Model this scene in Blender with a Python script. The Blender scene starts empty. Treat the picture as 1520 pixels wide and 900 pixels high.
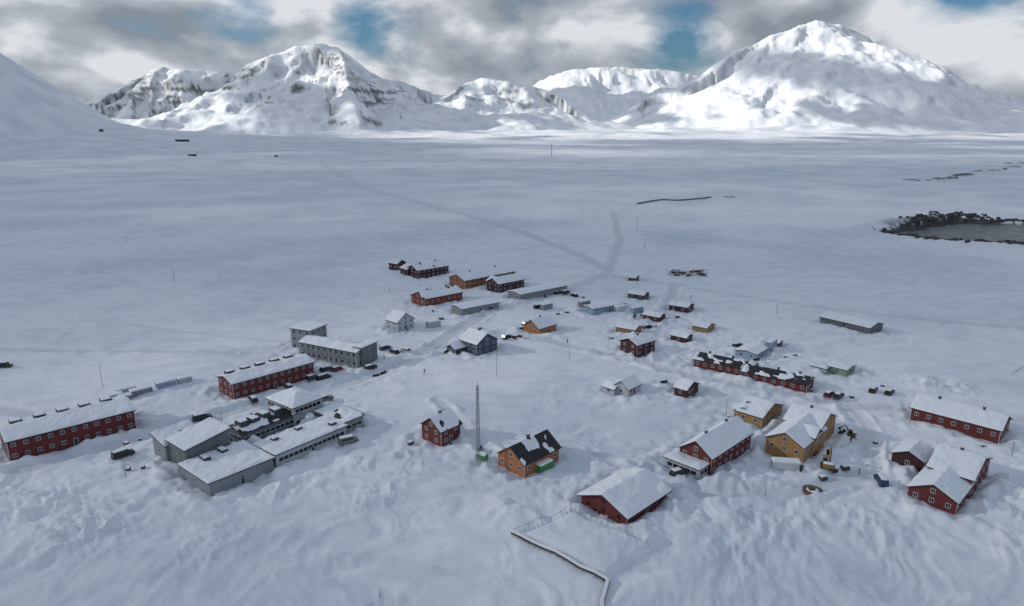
import bpy, math, random
import numpy as np
from mathutils import Vector
random.seed(4)
rng=np.random.RandomState(7)
SC=bpy.context.scene; COL=bpy.context.collection
# ------------------------------------------------------------------ noise
TAB=rng.rand(256,256).astype(np.float32)*2-1
def vn(x,y,s=0):
    x=np.asarray(x,dtype=np.float64)+s*17.31; y=np.asarray(y,dtype=np.float64)+s*9.73
    xi=np.floor(x).astype(np.int64); yi=np.floor(y).astype(np.int64)
    fx=x-xi; fy=y-yi
    fx=fx*fx*fx*(fx*(fx*6-15)+10); fy=fy*fy*fy*(fy*(fy*6-15)+10)
    a=TAB[xi&255,yi&255]; b=TAB[(xi+1)&255,yi&255]; c=TAB[xi&255,(yi+1)&255]; d=TAB[(xi+1)&255,(yi+1)&255]
    return (a*(1-fx)+b*fx)*(1-fy)+(c*(1-fx)+d*fx)*fy
def fbm(x,y,o=4,s=0,g=.5):
    r=0;a=1;t=0
    for i in range(o):
        ca,sa=math.cos(i*1.3+s),math.sin(i*1.3+s)
        r=r+a*vn((x*ca-y*sa)*2**i,(x*sa+y*ca)*2**i,s+i); t+=a; a*=g
    return r/t*1.5
def ridged(x,y,o=4,s=0,rot=.9):
    r=0;a=1;t=0
    for i in range(o):
        ca,sa=math.cos(i*rot),math.sin(i*rot)
        n=1-np.abs(vn((x*ca-y*sa)*2**i,(x*sa+y*ca)*2**i,s+i))*2; r=r+a*n; t+=a; a*=.5
    return r/t
def sst(a,b,x):
    t=np.clip((x-a)/(b-a),0,1); return t*t*(3-2*t)
def segd(X,Y,pts):
    D=np.full(X.shape,1e9)
    for (x0,y0),(x1,y1) in zip(pts[:-1],pts[1:]):
        dx,dy=x1-x0,y1-y0; t=np.clip(((X-x0)*dx+(Y-y0)*dy)/(dx*dx+dy*dy),0,1)
        D=np.minimum(D,np.hypot(X-x0-t*dx,Y-y0-t*dy))
    return D
# ------------------------------------------------------------------ map data (metres, x right, y away)
ROADS=[(4.5,[(-386,1440),(-191,902),(-101,741),(15,510),(56,387)]),
 (3.2,[(95,640),(88,584),(76,480),(58,395)]),
 (3.2,[(58,395),(51,369),(24,330),(-12,290),(-33,240),(-55,203),(-79,186),(-93,172),(-118,150)]),
 (2.6,[(51,369),(83,344),(135,304),(208,270),(320,232)]),
 (3.0,[(-33,240),(-4,262),(15,253),(45,226),(61,212),(98,190),(113,188),(165,172)]),
 (1.6,[(-22,191),(-13,172),(-5,155)]),
 (3.0,[(98,190),(95,172),(86,150),(62,140),(41,141)]),
 (2.6,[(-190,200),(-135,182),(-93,172)]),
 (2.4,[(45,226),(52,262),(70,300),(83,344)]),
 (.9,[(-205,265),(-156,275),(-114,260),(-81,249)]),
 (1.4,[(-260,231),(-190,243),(-100,236)]),
 (1.2,[(20,158),(30,145),(34,150)])]
PILES=[(35,134,4,1.8),(40,138,4,1.6),(46,150,4,1.4),(52,146,5,1.5),(133,207,7,2),(140,203,6,1.7),(112,137,7,2.6),(118,141,6,2.2),(-101,132,9,2.2),(-86,124,10,2),
 (14,130,3,1.3),(20,118,5,1.4),(27,121,4,1.4),(-28,158,3,1.3),(-8,160,3,1.1),(60,147,3,1.1),(88,137,4,1.2),(107,128,4,1.8),(-37,153,4,1.3),(-52,140,4,1.3),(-20,238,4,1.3),(-60,208,3,1.0),(30,240,4,1),(75,196,4,1),(118,176,4,1.2),(10,138,3,1.0),
 (50,130,5,1.1),(62,128,5,1.0),(75,128,6,1.2),(125,150,5,1.6),(-30,140,6,1),(-24,150,4,1.2),(0,133,5,.9),(100,122,5,1.2),(-115,140,6,1.4),(-125,125,9,1.6),(-60,120,8,1.0)]
LAKE=[(284,530),(300,497),(330,482),(362,476),(500,470),(700,480),(700,640),(520,590),(452,584),(410,588),(384,596),(350,575),(318,552)]
RIDGES=[
 (.60,[(1040,5500,145),(1236,5500,304),(1482,5500,475),(1724,5500,619),(1962,5500,732),(2154,5500,815),(2275,5500,850),(2450,5500,818),(2722,5500,690),(2972,5500,575),(3190,5500,440),(3405,5500,254),(3700,5500,105)]),
 (.60,[(2290,5500,815),(2260,5050,545),(2240,4450,160)]),
 (.62,[(2750,5500,670),(2820,4950,390),(2880,4400,140)]),
 (.58,[(-1980,4500,130),(-1726,4500,240),(-1620,4500,403),(-1487,4500,502),(-1360,4500,547),(-1213,4500,568),(-1069,4500,547),(-991,4500,502),(-872,4500,421),(-750,4500,335),(-650,4500,242),(-570,4500,161),(-338,4500,70)]),
 (.80,[(-1069,4500,545),(-960,4150,420),(-830,3750,225),(-740,3450,90)]),
 (.60,[(-1300,4500,540),(-1290,4150,350),(-1320,3750,130)]),
 (.55,[(-1487,4500,490),(-1520,4100,300),(-1560,3750,120)]),
 (.40,[(-1230,3900,170),(-1500,3800,140),(-1900,3800,110),(-2300,3900,120)]),
 (.45,[(-562,5000,170),(-395,5000,283),(-278,5000,364),(-176,5000,404),(0,5000,383),(185,5000,327),(325,5000,237),(515,5000,138),(700,5000,80)]),
 (.50,[(0,5000,375),(110,4650,210),(200,4350,80)]),
 (.45,[(-278,5000,350),(-300,4600,180),(-310,4300,60)]),
 (.60,[(-3500,5600,190),(-3110,5600,307),(-2921,5600,383),(-2807,5600,469),(-2647,5600,514),(-2416,5600,504),(-2163,5600,479),(-2010,5600,479),(-1760,5600,358)]),
 (.7,[(-2807,5600,465),(-2700,5100,250),(-2650,4700,110)]),
 (.5,[(-2900,9000,640),(-1628,8200,650),(-1190,8000,540),(-745,8000,404),(-300,8000,330)]),
 (.42,[(-300,9000,430),(167,9000,545),(500,9000,690),(830,9000,762),(1328,9000,785),(1826,9000,753),(2246,9000,672),(2800,9000,525),(3600,9000,480)]),
 (.5,[(3900,8000,560),(4606,8000,590),(5106,8000,520),(5660,8000,360),(6600,8200,300)]),
 (.4,[(3300,4700,90),(4000,4600,150),(4800,4500,190),(6000,4600,260)]),
 (.8,[(-3000,2300,1200),(-2000,2450,500),(-1785,2500,318),(-1690,2500,222),(-1600,2500,163),(-1480,2500,112),(-1320,2500,72)]),
]
BLD=dict(
barA=(-122.6,153.9,43,28.4,13.0),barB=(-83.6,194.1,47,27.4,9.5),
greyL=(-53.1,224.1,62,7.9,26),greyT=(-73.7,241.7,66,9.3,9.0),
cA=(-66.9,137.8,50,15.7,13.5),cB=(-76.6,148.4,51,11.0,9.0),cC=(-56.5,151.2,52,20.9,9.0),cD=(-68.5,161.8,52,17.3,6.7),cE=(-59.1,173.5,53,9.7,12.0),cF=(-44.4,169.2,52,6.5,12),
redS=(-18.1,161.9,48,6.9,7.3),och=(2.8,145.6,46,12.5,8.5),redG=(23.5,126.1,45,14.9,12.0),redM=(47.1,148.9,45,20,8.5),annx=(43.6,146.4,45,6.0,9.2),
yel=(71.1,154.6,47,15.1,9.3),yel2=(79.1,163.8,47,11.4,9.3),yel3=(67.9,174.1,45,12.7,7.2),redR=(126.8,165.4,44,10.1,21.2),
rc1=(94.1,131,44,13.7,9.4),rc2=(101.6,137.8,44,14.8,8.9),rc3=(101.3,155,41,4.4,3.8),lr1=(74.5,213,54,8.0,15.9),lr2=(90.5,199,53,7.8,20.1),
rd=(44.2,232.6,40,9.9,7.8),os=(48,259.3,55,6.3,8.2),s1=(61.5,278.4,50,5.4,7.5),s2=(76.2,290.1,54,6.9,8.5),s3=(76.8,262,49,7.3,6),s4=(65.4,248.2,47,4.6,6.6),
s5=(61.5,313.8,55,6.1,7.9),s6=(64.6,353.8,60,5.4,3.8),s7=(98.3,243.3,50,4.2,2.6),s8=(52.4,194.7,47,7.4,4),gh=(35,195.2,47,6.7,5.2),bl=(35,289,33,18.9,6.6),
wh=(140.3,260.2,36,10.3,20.8),gc=(109.1,213,44,7.4,5.9),lb=(85,228.3,49,9.7,7.4),
u1=(-50.7,363.7,42,20.8,10.2),u2=(-64.7,383.2,52,6.6,7.1),u3=(-23.8,340,43,34.9,12.6),u4=(-39.8,303.9,41,21.7,10.6),u5=(-6.7,332.7,42,17.4,8.7),
u6=(-21.6,289,38,20,8.5),u7=(3.8,315.1,39,30.3,9.1),wg=(-45.9,265.7,48,8.5,7.2),oh=(10.6,260.2,45,10.4,8),bh=(-12.6,235.6,44,9.9,9.3))
TERR=[(1,121.5),(17.3,109),(28,118),(13,131)]
# ------------------------------------------------------------------ terrain height
def inpoly(X,Y,P):
    r=np.zeros(X.shape,bool); n=len(P)
    for i in range(n):
        x0,y0=P[i]; x1,y1=P[(i+1)%n]
        if y0==y1: continue
        c=((Y<y0)!=(Y<y1))&(X<(x1-x0)*(Y-y0)/(y1-y0)+x0); r^=c
    return r
def terrain(X,Y,full=False):
    X=np.atleast_1d(np.asarray(X,float)); Y=np.atleast_1d(np.asarray(Y,float))
    R=np.hypot(X,Y)
    h=.8*fbm(X/70,Y/70,2,1)+.45*fbm(X/17,Y/17,3,2)
    track=np.zeros(X.shape); rock=np.zeros(X.shape)
    m=R<720
    x,y=X[m],Y[m]
    wx=x+4*vn(x/11,y/11,5)+14*vn(x/60,y/60,15); wy=y+4*vn(x/11,y/11,6)+14*vn(x/60,y/60,16)
    u=(wx*.92+wy*.38); v=(-wx*.38+wy*.92)
    pm=np.clip(.5+.9*fbm(x/45,y/45,2,17),.12,1.2)
    f=pm*(.34*ridged(u/19,v/6,3,3)+.15*fbm(wx/3,wy/3,3,4))
    near=1-sst(118,190,y)
    f*=1+.7*near
    f+=near*.8*np.maximum(0,ridged(u/40,v/15,3,9)-.40)*2
    hm=h[m]; tr=np.zeros(x.shape)
    for w,P in ROADS:
        d=segd(x+1.2*vn(x/14,y/14,7)*min(1,w/3),y,P)
        t=np.exp(-(d/w)**4); tr=np.maximum(tr,t*(.8 if w>1 else .5))
        f=f*(1-.8*t)-.34*min(1,w/2)*t*(1-.4*sst(300,500,y))
        if w>1: f+=.72*np.exp(-((d-w-1.1)/.8)**2)*(.2+1.0*np.clip(vn(x/4,y/4,8)+.3,0,1.4))*(1-.5*sst(300,450,y))
        if w>2: f-=.16*np.exp(-((d-w*.4)/.4)**2)
    for k,(bx,by,a,L,W) in BLD.items():
        q_=np.where((np.abs(x-bx)<48)&(np.abs(y-by)<48))[0]
        if len(q_)==0: continue
        xx,yy=x[q_],y[q_]
        a=math.radians(a); lx=(xx-bx)*math.cos(a)+(yy-by)*math.sin(a)-L/2; ly=-(xx-bx)*math.sin(a)+(yy-by)*math.cos(a)-W/2
        qx=np.abs(lx)-L/2; qy=np.abs(ly)-W/2
        d=np.hypot(np.maximum(qx,0),np.maximum(qy,0))
        n=.5+.6*vn(xx/3.5,yy/3.5,12)+.45*vn(xx/1.6,yy/1.6,13)
        f[q_]=f[q_]*np.where(d<.01,.2,1)+np.exp(-((d-3.6)/1.7)**2)*.8*n-.35*np.exp(-(d/1.6)**2)+.45*np.exp(-(d/9)**2)*vn(xx/2.2,yy/2.2,19)*(d>.01)
        tr[q_]=np.maximum(tr[q_],.6*np.exp(-(d/5)**2)*np.clip(.6+vn(xx/4,yy/4,23),0,1.3))
    for px,py,s,a in PILES:
        q_=np.where((np.abs(x-px)<s*4)&(np.abs(y-py)<s*4))[0]
        if len(q_)==0: continue
        xx,yy=x[q_],y[q_]; d2=((xx-px)**2+(yy-py)**2)/(s*s)
        f[q_]+=a*.75*np.exp(-d2)*(.4+1.0*ridged(xx/3.4,yy/3.4,3,int(abs(px))%7))
    it=inpoly(x,y,TERR); dt=segd(x,y,TERR+[TERR[0]])
    f=f*np.where(it,.45,1)+np.where(it,1.1*sst(0,1.6,dt),0)
    ins=inpoly(x,y,LAKE); dl=segd(x,y,LAKE+[LAKE[0]])
    bank=np.where(ins,-3.2*sst(0,9,dl+4*vn(x/8,y/8,27)),0)
    farb=sst(530,560,y)
    bank+=np.where(~ins,(5.0*farb+.6)*np.exp(-((dl-10)/12)**2)*(.8+.6*vn(x/9,y/9,3)),0)
    f+=bank
    rk=np.where(ins,1,sst(0,1,1-dl/(4+16*farb)))*sst(-.25,.25,fbm(x/6,y/4,3,14)+.18+.35*farb)
    rk=np.where(ins,1,rk)
    track[m]=tr; rock[m]=rk
    h[m]=hm*.8+f
    # mid plain
    h+=sst(400,1600,R)*(2.6*fbm(X/260,Y/200,3,11)+1.5)
    m=(R>500)&(R<3200); x,y=X[m],Y[m]
    h[m]+=sst(500,900,R[m])*(2.2*np.maximum(0,fbm(x/150,y/40,3,13))+.6*fbm(x/22,y/22,3,14))
    for P in ([(560,985),(640,1020),(760,1140),(900,1260)],[(980,1400),(1200,1480)]):
        mm=(R>700)&(R<1900); d=segd(X[mm],Y[mm],P)
        q=np.exp(-(d/13)**2); h[mm]+=q*4; rock[mm]=np.maximum(rock[mm],sst(.3,.6,q*(.6+.7*fbm(X[mm]/22,Y[mm]/12,3,5))))
    d=segd(X,Y,[(-386,1440),(-191,902),(-101,741),(-60,660)]); track=np.maximum(track,.5*np.exp(-(d/8)**4)*(R>650))
    # far country
    m=(Y>1300)&(R<12500)
    x,y=X[m],Y[m]
    h[m]+=sst(2200,4200,y)*(38*fbm(x/700,y/400,4,21)+24+8*fbm(x/160,y/110,3,22))+sst(1500,2500,y)*14
    h[m]+=sst(1300,2500,y)*(1-sst(2500,3400,y))*np.interp(-x,[-300,0,475,1020,1320,1700,2400],[0,4,10,26,44,70,120])
    e=sst(2600,3300,y)
    wx=x+e*(46*fbm(x/420,y/420,3,31)+9*fbm(x/90,y/90,3,35)); wy=y+e*(120*fbm(x/380,y/380,3,32)+22*fbm(x/90,y/90,3,36))
    M=np.full(x.shape,-500.); S=np.zeros(x.shape); DD=np.zeros(x.shape); off_=0.
    for s,P in RIDGES:
        for (x0,y0,z0),(x1,y1,z1) in zip(P[:-1],P[1:]):
            dx,dy=x1-x0,y1-y0; Ls=math.hypot(dx,dy); t=np.clip(((wx-x0)*dx+(wy-y0)*dy)/(dx*dx+dy*dy),0,1)
            dd=np.hypot(wx-x0-t*dx,wy-y0-t*dy)
            dd=np.sqrt(dd*dd+10**2)-10
            c=z0+t*(z1-z0)-s*dd*(1-.12*np.clip(dd/900,0,1))
            win=c>M; S=np.where(win,off_+t*Ls,S); DD=np.where(win,dd,DD)
            k=14.; M=np.where(np.abs(M-c)<k,np.maximum(M,c)+(k-np.abs(M-c))**2/(4*k)*.8,np.maximum(M,c))
            off_+=Ls
        off_+=3000
    env=sst(20,240,M)*e
    left=sst(300,-700,x)
    # gullies carved down the fall line, growing away from the crest
    gl=ridged((S+60*vn(x/260,y/260,41))/210,DD/2200,3,42,.12)
    grow=sst(10,360,DD)*(1-.5*sst(700,1200,DD))
    fl=ridged((S+16*vn(x/90,y/90,46))/62,DD/900,2,47,.1)
    M=M+env*((gl-.62)*(56+22*left)*grow+(fl-.6)*(15+6*left)*sst(10,200,DD)+(ridged(x/340,y/340,5,43)-.55)*(22+34*left)*(.35+.65*sst(0,250,DD))+fbm(x/50,y/50,3,44)*4.5-4)
    b=h[m]; k=30.; c=M
    h[m]=np.where(np.abs(b-c)<k,np.maximum(b,c)+(k-np.abs(b-c))**2/(4*k),np.maximum(b,c))
    if full: return h,track,rock
    return h
def gz(x,y): return float(terrain([x],[y])[0])
# ------------------------------------------------------------------ materials
def new_mat(n):
    m=bpy.data.materials.new(n); m.use_nodes=True; nt=m.node_tree; return m,nt,nt.nodes['Principled BSDF']
def N(nt,t,**k):
    n=nt.nodes.new(t)
    for a,b in k.items(): setattr(n,a,b)
    return n
MATS={}
def plain(n,c,rough=.6,metal=0,var=.25,scale=3.):
    if n in MATS: return MATS[n]
    m,nt,b=new_mat(n)
    tc=N(nt,'ShaderNodeTexCoord'); no=N(nt,'ShaderNodeTexNoise'); no.inputs['Scale'].default_value=scale; no.inputs['Detail'].default_value=2
    nt.links.new(tc.outputs['Object'],no.inputs['Vector'])
    r=N(nt,'ShaderNodeMix',data_type='RGBA'); r.inputs['A'].default_value=(*[v*(1-var) for v in c],1); r.inputs['B'].default_value=(*[min(1,v*(1+var)) for v in c],1)
    nt.links.new(no.outputs['Fac'],r.inputs['Factor']); nt.links.new(r.outputs['Result'],b.inputs['Base Color'])
    b.inputs['Roughness'].default_value=rough; b.inputs['Metallic'].default_value=metal
    MATS[n]=m; return m
def wood(n,c,var=.35,plank=5.):
    if n in MATS: return MATS[n]
    m,nt,b=new_mat(n)
    tc=N(nt,'ShaderNodeTexCoord'); sp=N(nt,'ShaderNodeSeparateXYZ'); nt.links.new(tc.outputs['Object'],sp.inputs[0])
    ad=N(nt,'ShaderNodeMath',operation='ADD'); nt.links.new(sp.outputs[0],ad.inputs[0]); nt.links.new(sp.outputs[1],ad.inputs[1])
    mu=N(nt,'ShaderNodeMath',operation='MULTIPLY'); mu.inputs[1].default_value=plank; nt.links.new(ad.outputs[0],mu.inputs[0])
    fl=N(nt,'ShaderNodeMath',operation='FLOOR'); nt.links.new(mu.outputs[0],fl.inputs[0])
    wn=N(nt,'ShaderNodeTexWhiteNoise',noise_dimensions='1D'); nt.links.new(fl.outputs[0],wn.inputs['W'])
    no=N(nt,'ShaderNodeTexNoise'); no.inputs['Scale'].default_value=.9; no.inputs['Detail'].default_value=3; nt.links.new(tc.outputs['Object'],no.inputs['Vector'])
    a2=N(nt,'ShaderNodeMath',operation='MULTIPLY_ADD'); nt.links.new(wn.outputs['Value'],a2.inputs[0]); a2.inputs[1].default_value=.5; nt.links.new(no.outputs['Fac'],a2.inputs[2])
    r=N(nt,'ShaderNodeMix',data_type='RGBA'); r.inputs['A'].default_value=(*[v*(1-var) for v in c],1); r.inputs['B'].default_value=(*[min(1,v*(1+var)) for v in c],1)
    nt.links.new(a2.outputs[0],r.inputs['Factor'])
    nt.links.new(r.outputs['Result'],b.inputs['Base Color']); b.inputs['Roughness'].default_value=.75
    MATS[n]=m; return m
def snow_mat(n,ground=False):
    m,nt,b=new_mat(n)
    ge=N(nt,'ShaderNodeNewGeometry')
    b.inputs['Roughness'].default_value=.65
    b.inputs['Specular IOR Level'].default_value=.2
    if ground:
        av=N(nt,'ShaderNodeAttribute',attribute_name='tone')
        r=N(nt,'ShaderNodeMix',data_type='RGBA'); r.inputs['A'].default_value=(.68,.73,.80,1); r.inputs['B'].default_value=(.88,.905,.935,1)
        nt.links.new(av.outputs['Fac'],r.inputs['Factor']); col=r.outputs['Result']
        at=N(nt,'ShaderNodeAttribute',attribute_name='track')
        m2=N(nt,'ShaderNodeMix',data_type='RGBA'); m2.inputs['B'].default_value=(.58,.61,.65,1)
        mm=N(nt,'ShaderNodeMath',operation='MULTIPLY'); mm.inputs[1].default_value=.7; nt.links.new(at.outputs['Fac'],mm.inputs[0])
        nt.links.new(mm.outputs[0],m2.inputs['Factor']); nt.links.new(col,m2.inputs['A'])
        ar=N(nt,'ShaderNodeAttribute',attribute_name='rock')
        m3=N(nt,'ShaderNodeMix',data_type='RGBA'); nt.links.new(ar.outputs['Fac'],m3.inputs['Factor']); nt.links.new(m2.outputs['Result'],m3.inputs['A']); m3.inputs['B'].default_value=(.07,.068,.07,1)
        nt.links.new(m3.outputs['Result'],b.inputs['Base Color'])
    else: b.inputs['Base Color'].default_value=(.86,.89,.92,1)
    mp=N(nt,'ShaderNodeMapping'); mp.inputs['Scale'].default_value=(.7,1.6,1); mp.inputs['Rotation'].default_value=(0,0,.4); nt.links.new(ge.outputs['Position'],mp.inputs['Vector'])
    n2=N(nt,'ShaderNodeTexNoise'); n2.inputs['Scale'].default_value=.7; n2.inputs['Detail'].default_value=3; nt.links.new(mp.outputs[0],n2.inputs['Vector'])
    bp=N(nt,'ShaderNodeBump'); bp.inputs['Distance'].default_value=.4 if ground else .15; bp.inputs['Strength'].default_value=.6; nt.links.new(n2.outputs['Fac'],bp.inputs['Height']); nt.links.new(bp.outputs[0],b.inputs['Normal'])
    MATS[n]=m; return m
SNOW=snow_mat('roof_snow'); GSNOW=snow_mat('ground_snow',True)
RED=wood('red_boards',(.12,.022,.020)); DRED=wood('dark_red_boards',(.055,.016,.018)); BROWNRED=wood('russet_boards',(.19,.05,.028))
OCH=wood('ochre_boards',(.33,.165,.06)); ORG=wood('orange_boards',(.34,.135,.05)); YEL=wood('yellow_boards',(.31,.18,.07)); TAN=wood('tan_boards',(.27,.13,.08))
GREY=wood('grey_cladding',(.23,.255,.275),.2,1.6); DGREY=wood('dark_grey_cladding',(.05,.056,.066),.25,1.6); MGREY=wood('mid_grey_cladding',(.13,.145,.16),.25,1.6); LGREY=wood('light_grey_cladding',(.42,.45,.48),.15,1.6)
BLUE=wood('slate_blue_boards',(.05,.075,.105)); LBLUE=wood('pale_blue_cladding',(.27,.37,.46),.15,1.6); GREEN=wood('green_steel',(.20,.30,.20),.2,3.)
WHITE=plain('white_paint',(.62,.64,.66)); GLASS=plain('window_glass',(.015,.02,.028),.12,0,.3); ROOF=plain('dark_roofing',(.028,.027,.031),.8)
BLK=plain('black_rubber',(.015,.015,.016),.8); STEEL=plain('galvanised_steel',(.28,.29,.31),.45,.6); TIMB=wood('weathered_timber',(.075,.06,.05)); 
# ------------------------------------------------------------------ mesh builder
class MB:
    def __init__(s): s.v=[];s.f=[];s.m=[];s.mats=[]
    def mi(s,m):
        if m not in s.mats: s.mats.append(m)
        return s.mats.index(m)
    def add(s,vs,fs,m):
        o=len(s.v); s.v+=vs; i=s.mi(m)
        for f in fs: s.f.append(tuple(o+k for k in f)); s.m.append(i)
    def box(s,x0,y0,z0,x1,y1,z1,m,taper=0,tx=None):
        t=taper; a=tx if tx is not None else (t,t)
        vs=[(x0,y0,z0),(x1,y0,z0),(x1,y1,z0),(x0,y1,z0),(x0+a[0],y0+t,z1),(x1-a[1],y0+t,z1),(x1-a[1],y1-t,z1),(x0+a[0],y1-t,z1)]
        s.add(vs,[(3,2,1,0),(4,5,6,7),(0,1,5,4),(1,2,6,5),(2,3,7,6),(3,0,4,7)],m)
    def rod(s,p,q,r,m,n=6,r2=None):
        p=Vector(p);q=Vector(q);d=(q-p).normalized(); a=d.orthogonal().normalized(); b=d.cross(a); r2=r if r2 is None else r2
        vs=[];
        for P,rr in ((p,r),(q,r2)):
            for i in range(n):
                t=2*math.pi*i/n; vs.append(tuple(P+a*math.cos(t)*rr+b*math.sin(t)*rr))
        s.add(vs,[(i,(i+1)%n,n+(i+1)%n,n+i) for i in range(n)]+[tuple(range(n))[::-1],tuple(range(n,2*n))],m)
    def obj(s,name,parent=None,loc=(0,0,0),rot=0,bevel=0,smooth=False):
        me=bpy.data.meshes.new(name); me.from_pydata(s.v,[],s.f); 
        for m in s.mats: me.materials.append(m)
        me.polygons.foreach_set('material_index',s.m)
        if smooth: me.polygons.foreach_set('use_smooth',[True]*len(me.polygons))
        me.update(); o=bpy.data.objects.new(name,me); COL.objects.link(o); o.location=loc; o.rotation_euler[2]=rot
        if parent: o.parent=parent
        if bevel:
            b=o.modifiers.new('bevel','BEVEL'); b.width=bevel; b.segments=2; b.limit_method='ANGLE'
        return o
def empty(name,x,y,z,rot=0):
    o=bpy.data.objects.new(name,None); COL.objects.link(o); o.location=(x,y,z); o.rotation_euler[2]=rot; o.empty_display_size=1; return o
# ------------------------------------------------------------------ building block
def block(par,P,key,h,rise,ridge,wall,floors=1,win=2.6,snow=.38,cover=1.,oh=.45,frame=True,wh=.95,ww=.85,band=False,chim=0,door=True,corner=True,sides='abcd',roofmat=None,seed=None):
    bx,by,ang,L,W=BLD[key] if isinstance(key,str) else key
    a=math.radians(ang); rot=a; loc=(bx-P[0],by-P[1],0)
    sd=int(abs(bx*7+by*3))%97 if seed is None else seed
    roofmat=roofmat or ROOF
    def rz(x,y):
        if ridge=='a': return h+rise*(1-abs(y-W/2)/(W/2))
        if ridge=='b': return h+rise*(1-abs(x-L/2)/(L/2))
        if ridge=='hip': 
            d=min(x,L-x,y,W-y); return h+rise*d/(min(L,W)/2)
        if ridge=='sa': return h+rise*y/W
        if ridge=='sb': return h+rise*x/L
        return h
    wb=MB(); per=[(0,0)]
    if ridge=='b': per+=[(L/2,0)]
    per+=[(L,0)]
    if ridge=='a': per+=[(L,W/2)]
    per+=[(L,W)]
    if ridge=='b': per+=[(L/2,W)]
    per+=[(0,W)]
    if ridge=='a': per+=[(0,W/2)]
    n=len(per); vs=[(x,y,-2.2) for x,y in per]+[(x,y,rz(x,y)-.14 if ridge!='hip' else h-.14) for x,y in per]
    wb.add(vs,[(i,(i+1)%n,n+(i+1)%n,n+i) for i in range(n)]+[tuple(range(n,2*n))],wall)
    wb.obj('walls',par,loc,rot)
    x0,x1,y0,y1=-oh,L+oh,-oh,W+oh
    def axis(a0,a1,mid):
        k=max(2,int((a1-a0)/.6)); s=list(np.linspace(a0,a1,k+1)); 
        if mid is not None: s=[q for q in s if abs(q-mid)>.2]+[mid]; s.sort()
        return s
    xs=axis(x0,x1,L/2 if ridge=='b' else None); ys=axis(y0,y1,W/2 if ridge=='a' else None)
    nx,ny=len(xs),len(ys)
    def shell(nm,zt,zb,mat,ins=0,smooth=False):
        q=MB(); X=[min(max(x,x0+ins),x1-ins) for x in xs]; Y=[min(max(y,y0+ins),y1-ins) for y in ys]
        vs=[(X[i],Y[j],zt(i,j)) for i in range(nx) for j in range(ny)]; o=len(vs)
        vs+=[(X[i],Y[j],zb(i,j)) for i in range(nx) for j in range(ny)]
        I=lambda i,j:i*ny+j
        fs=[(I(i,j),I(i+1,j),I(i+1,j+1),I(i,j+1)) for i in range(nx-1) for j in range(ny-1)]
        fs+=[tuple(o+k for k in f[::-1]) for f in list(fs)]
        bd=[(i,0) for i in range(nx)]+[(nx-1,j) for j in range(1,ny)]+[(i,ny-1) for i in range(nx-2,-1,-1)]+[(0,j) for j in range(ny-2,0,-1)]
        for k in range(len(bd)):
            p=I(*bd[k]); r=I(*bd[(k+1)%len(bd)]); fs.append((p,o+p,o+r,r))
        q.add(vs,fs,mat); return q.obj(nm,par,loc,rot,smooth=smooth)
    shell('roof',lambda i,j:rz(xs[i],ys[j]),lambda i,j:rz(xs[i],ys[j])-.2,roofmat)
    XX,YY=np.meshgrid(xs,ys,indexing='ij')
    th=snow*(.75+.45*fbm(XX/3.2+sd,YY/3.2,3,sd%9)+.16*vn(XX*1.1,YY*1.1,sd%5))
    th-=(1-cover)*snow*1.5*(.75+1.3*fbm(XX/2.4+sd*3,YY/2.4,3,3))
    ed=np.minimum(np.minimum(XX-x0,x1-XX),np.minimum(YY-y0,y1-YY)); th=th*np.clip(.5+ed*.6+.25*vn(XX*.8,YY*.8,sd%7),.1,1)
    if cover>=1: th=np.maximum(th,.10)
    th=np.clip(th,-.08,2)
    if ridge in('a','b'):
        dr=np.abs(YY-W/2) if ridge=='a' else np.abs(XX-L/2); th=th-.14*np.exp(-(dr/.5)**2)*snow
    shell('snow_cover',lambda i,j:rz(xs[i],ys[j])+th[i,j],lambda i,j:rz(xs[i],ys[j])-.1,SNOW,.06)
    fb=MB(); gb=MB()
    def wal(side):
        if side=='a': return L,lambda s,o:(s,-o)
        if side=='c': return L,lambda s,o:(L-s,W+o)
        if side=='b': return W,lambda s,o:(-o,W-s)
        return W,lambda s,o:(L+o,s)
    def panel(mb,f,s0,s1,z0_,z1_,o0,o1,m):
        p=[f(s0,o0),f(s1,o0),f(s1,o1),f(s0,o1)]
        mb.add([(x,y,z0_) for x,y in p]+[(x,y,z1_) for x,y in p],[(0,1,2,3),(4,5,6,7),(0,1,5,4),(1,2,6,5),(2,3,7,6),(3,0,4,7)],m)
    fh=h/floors
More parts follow.
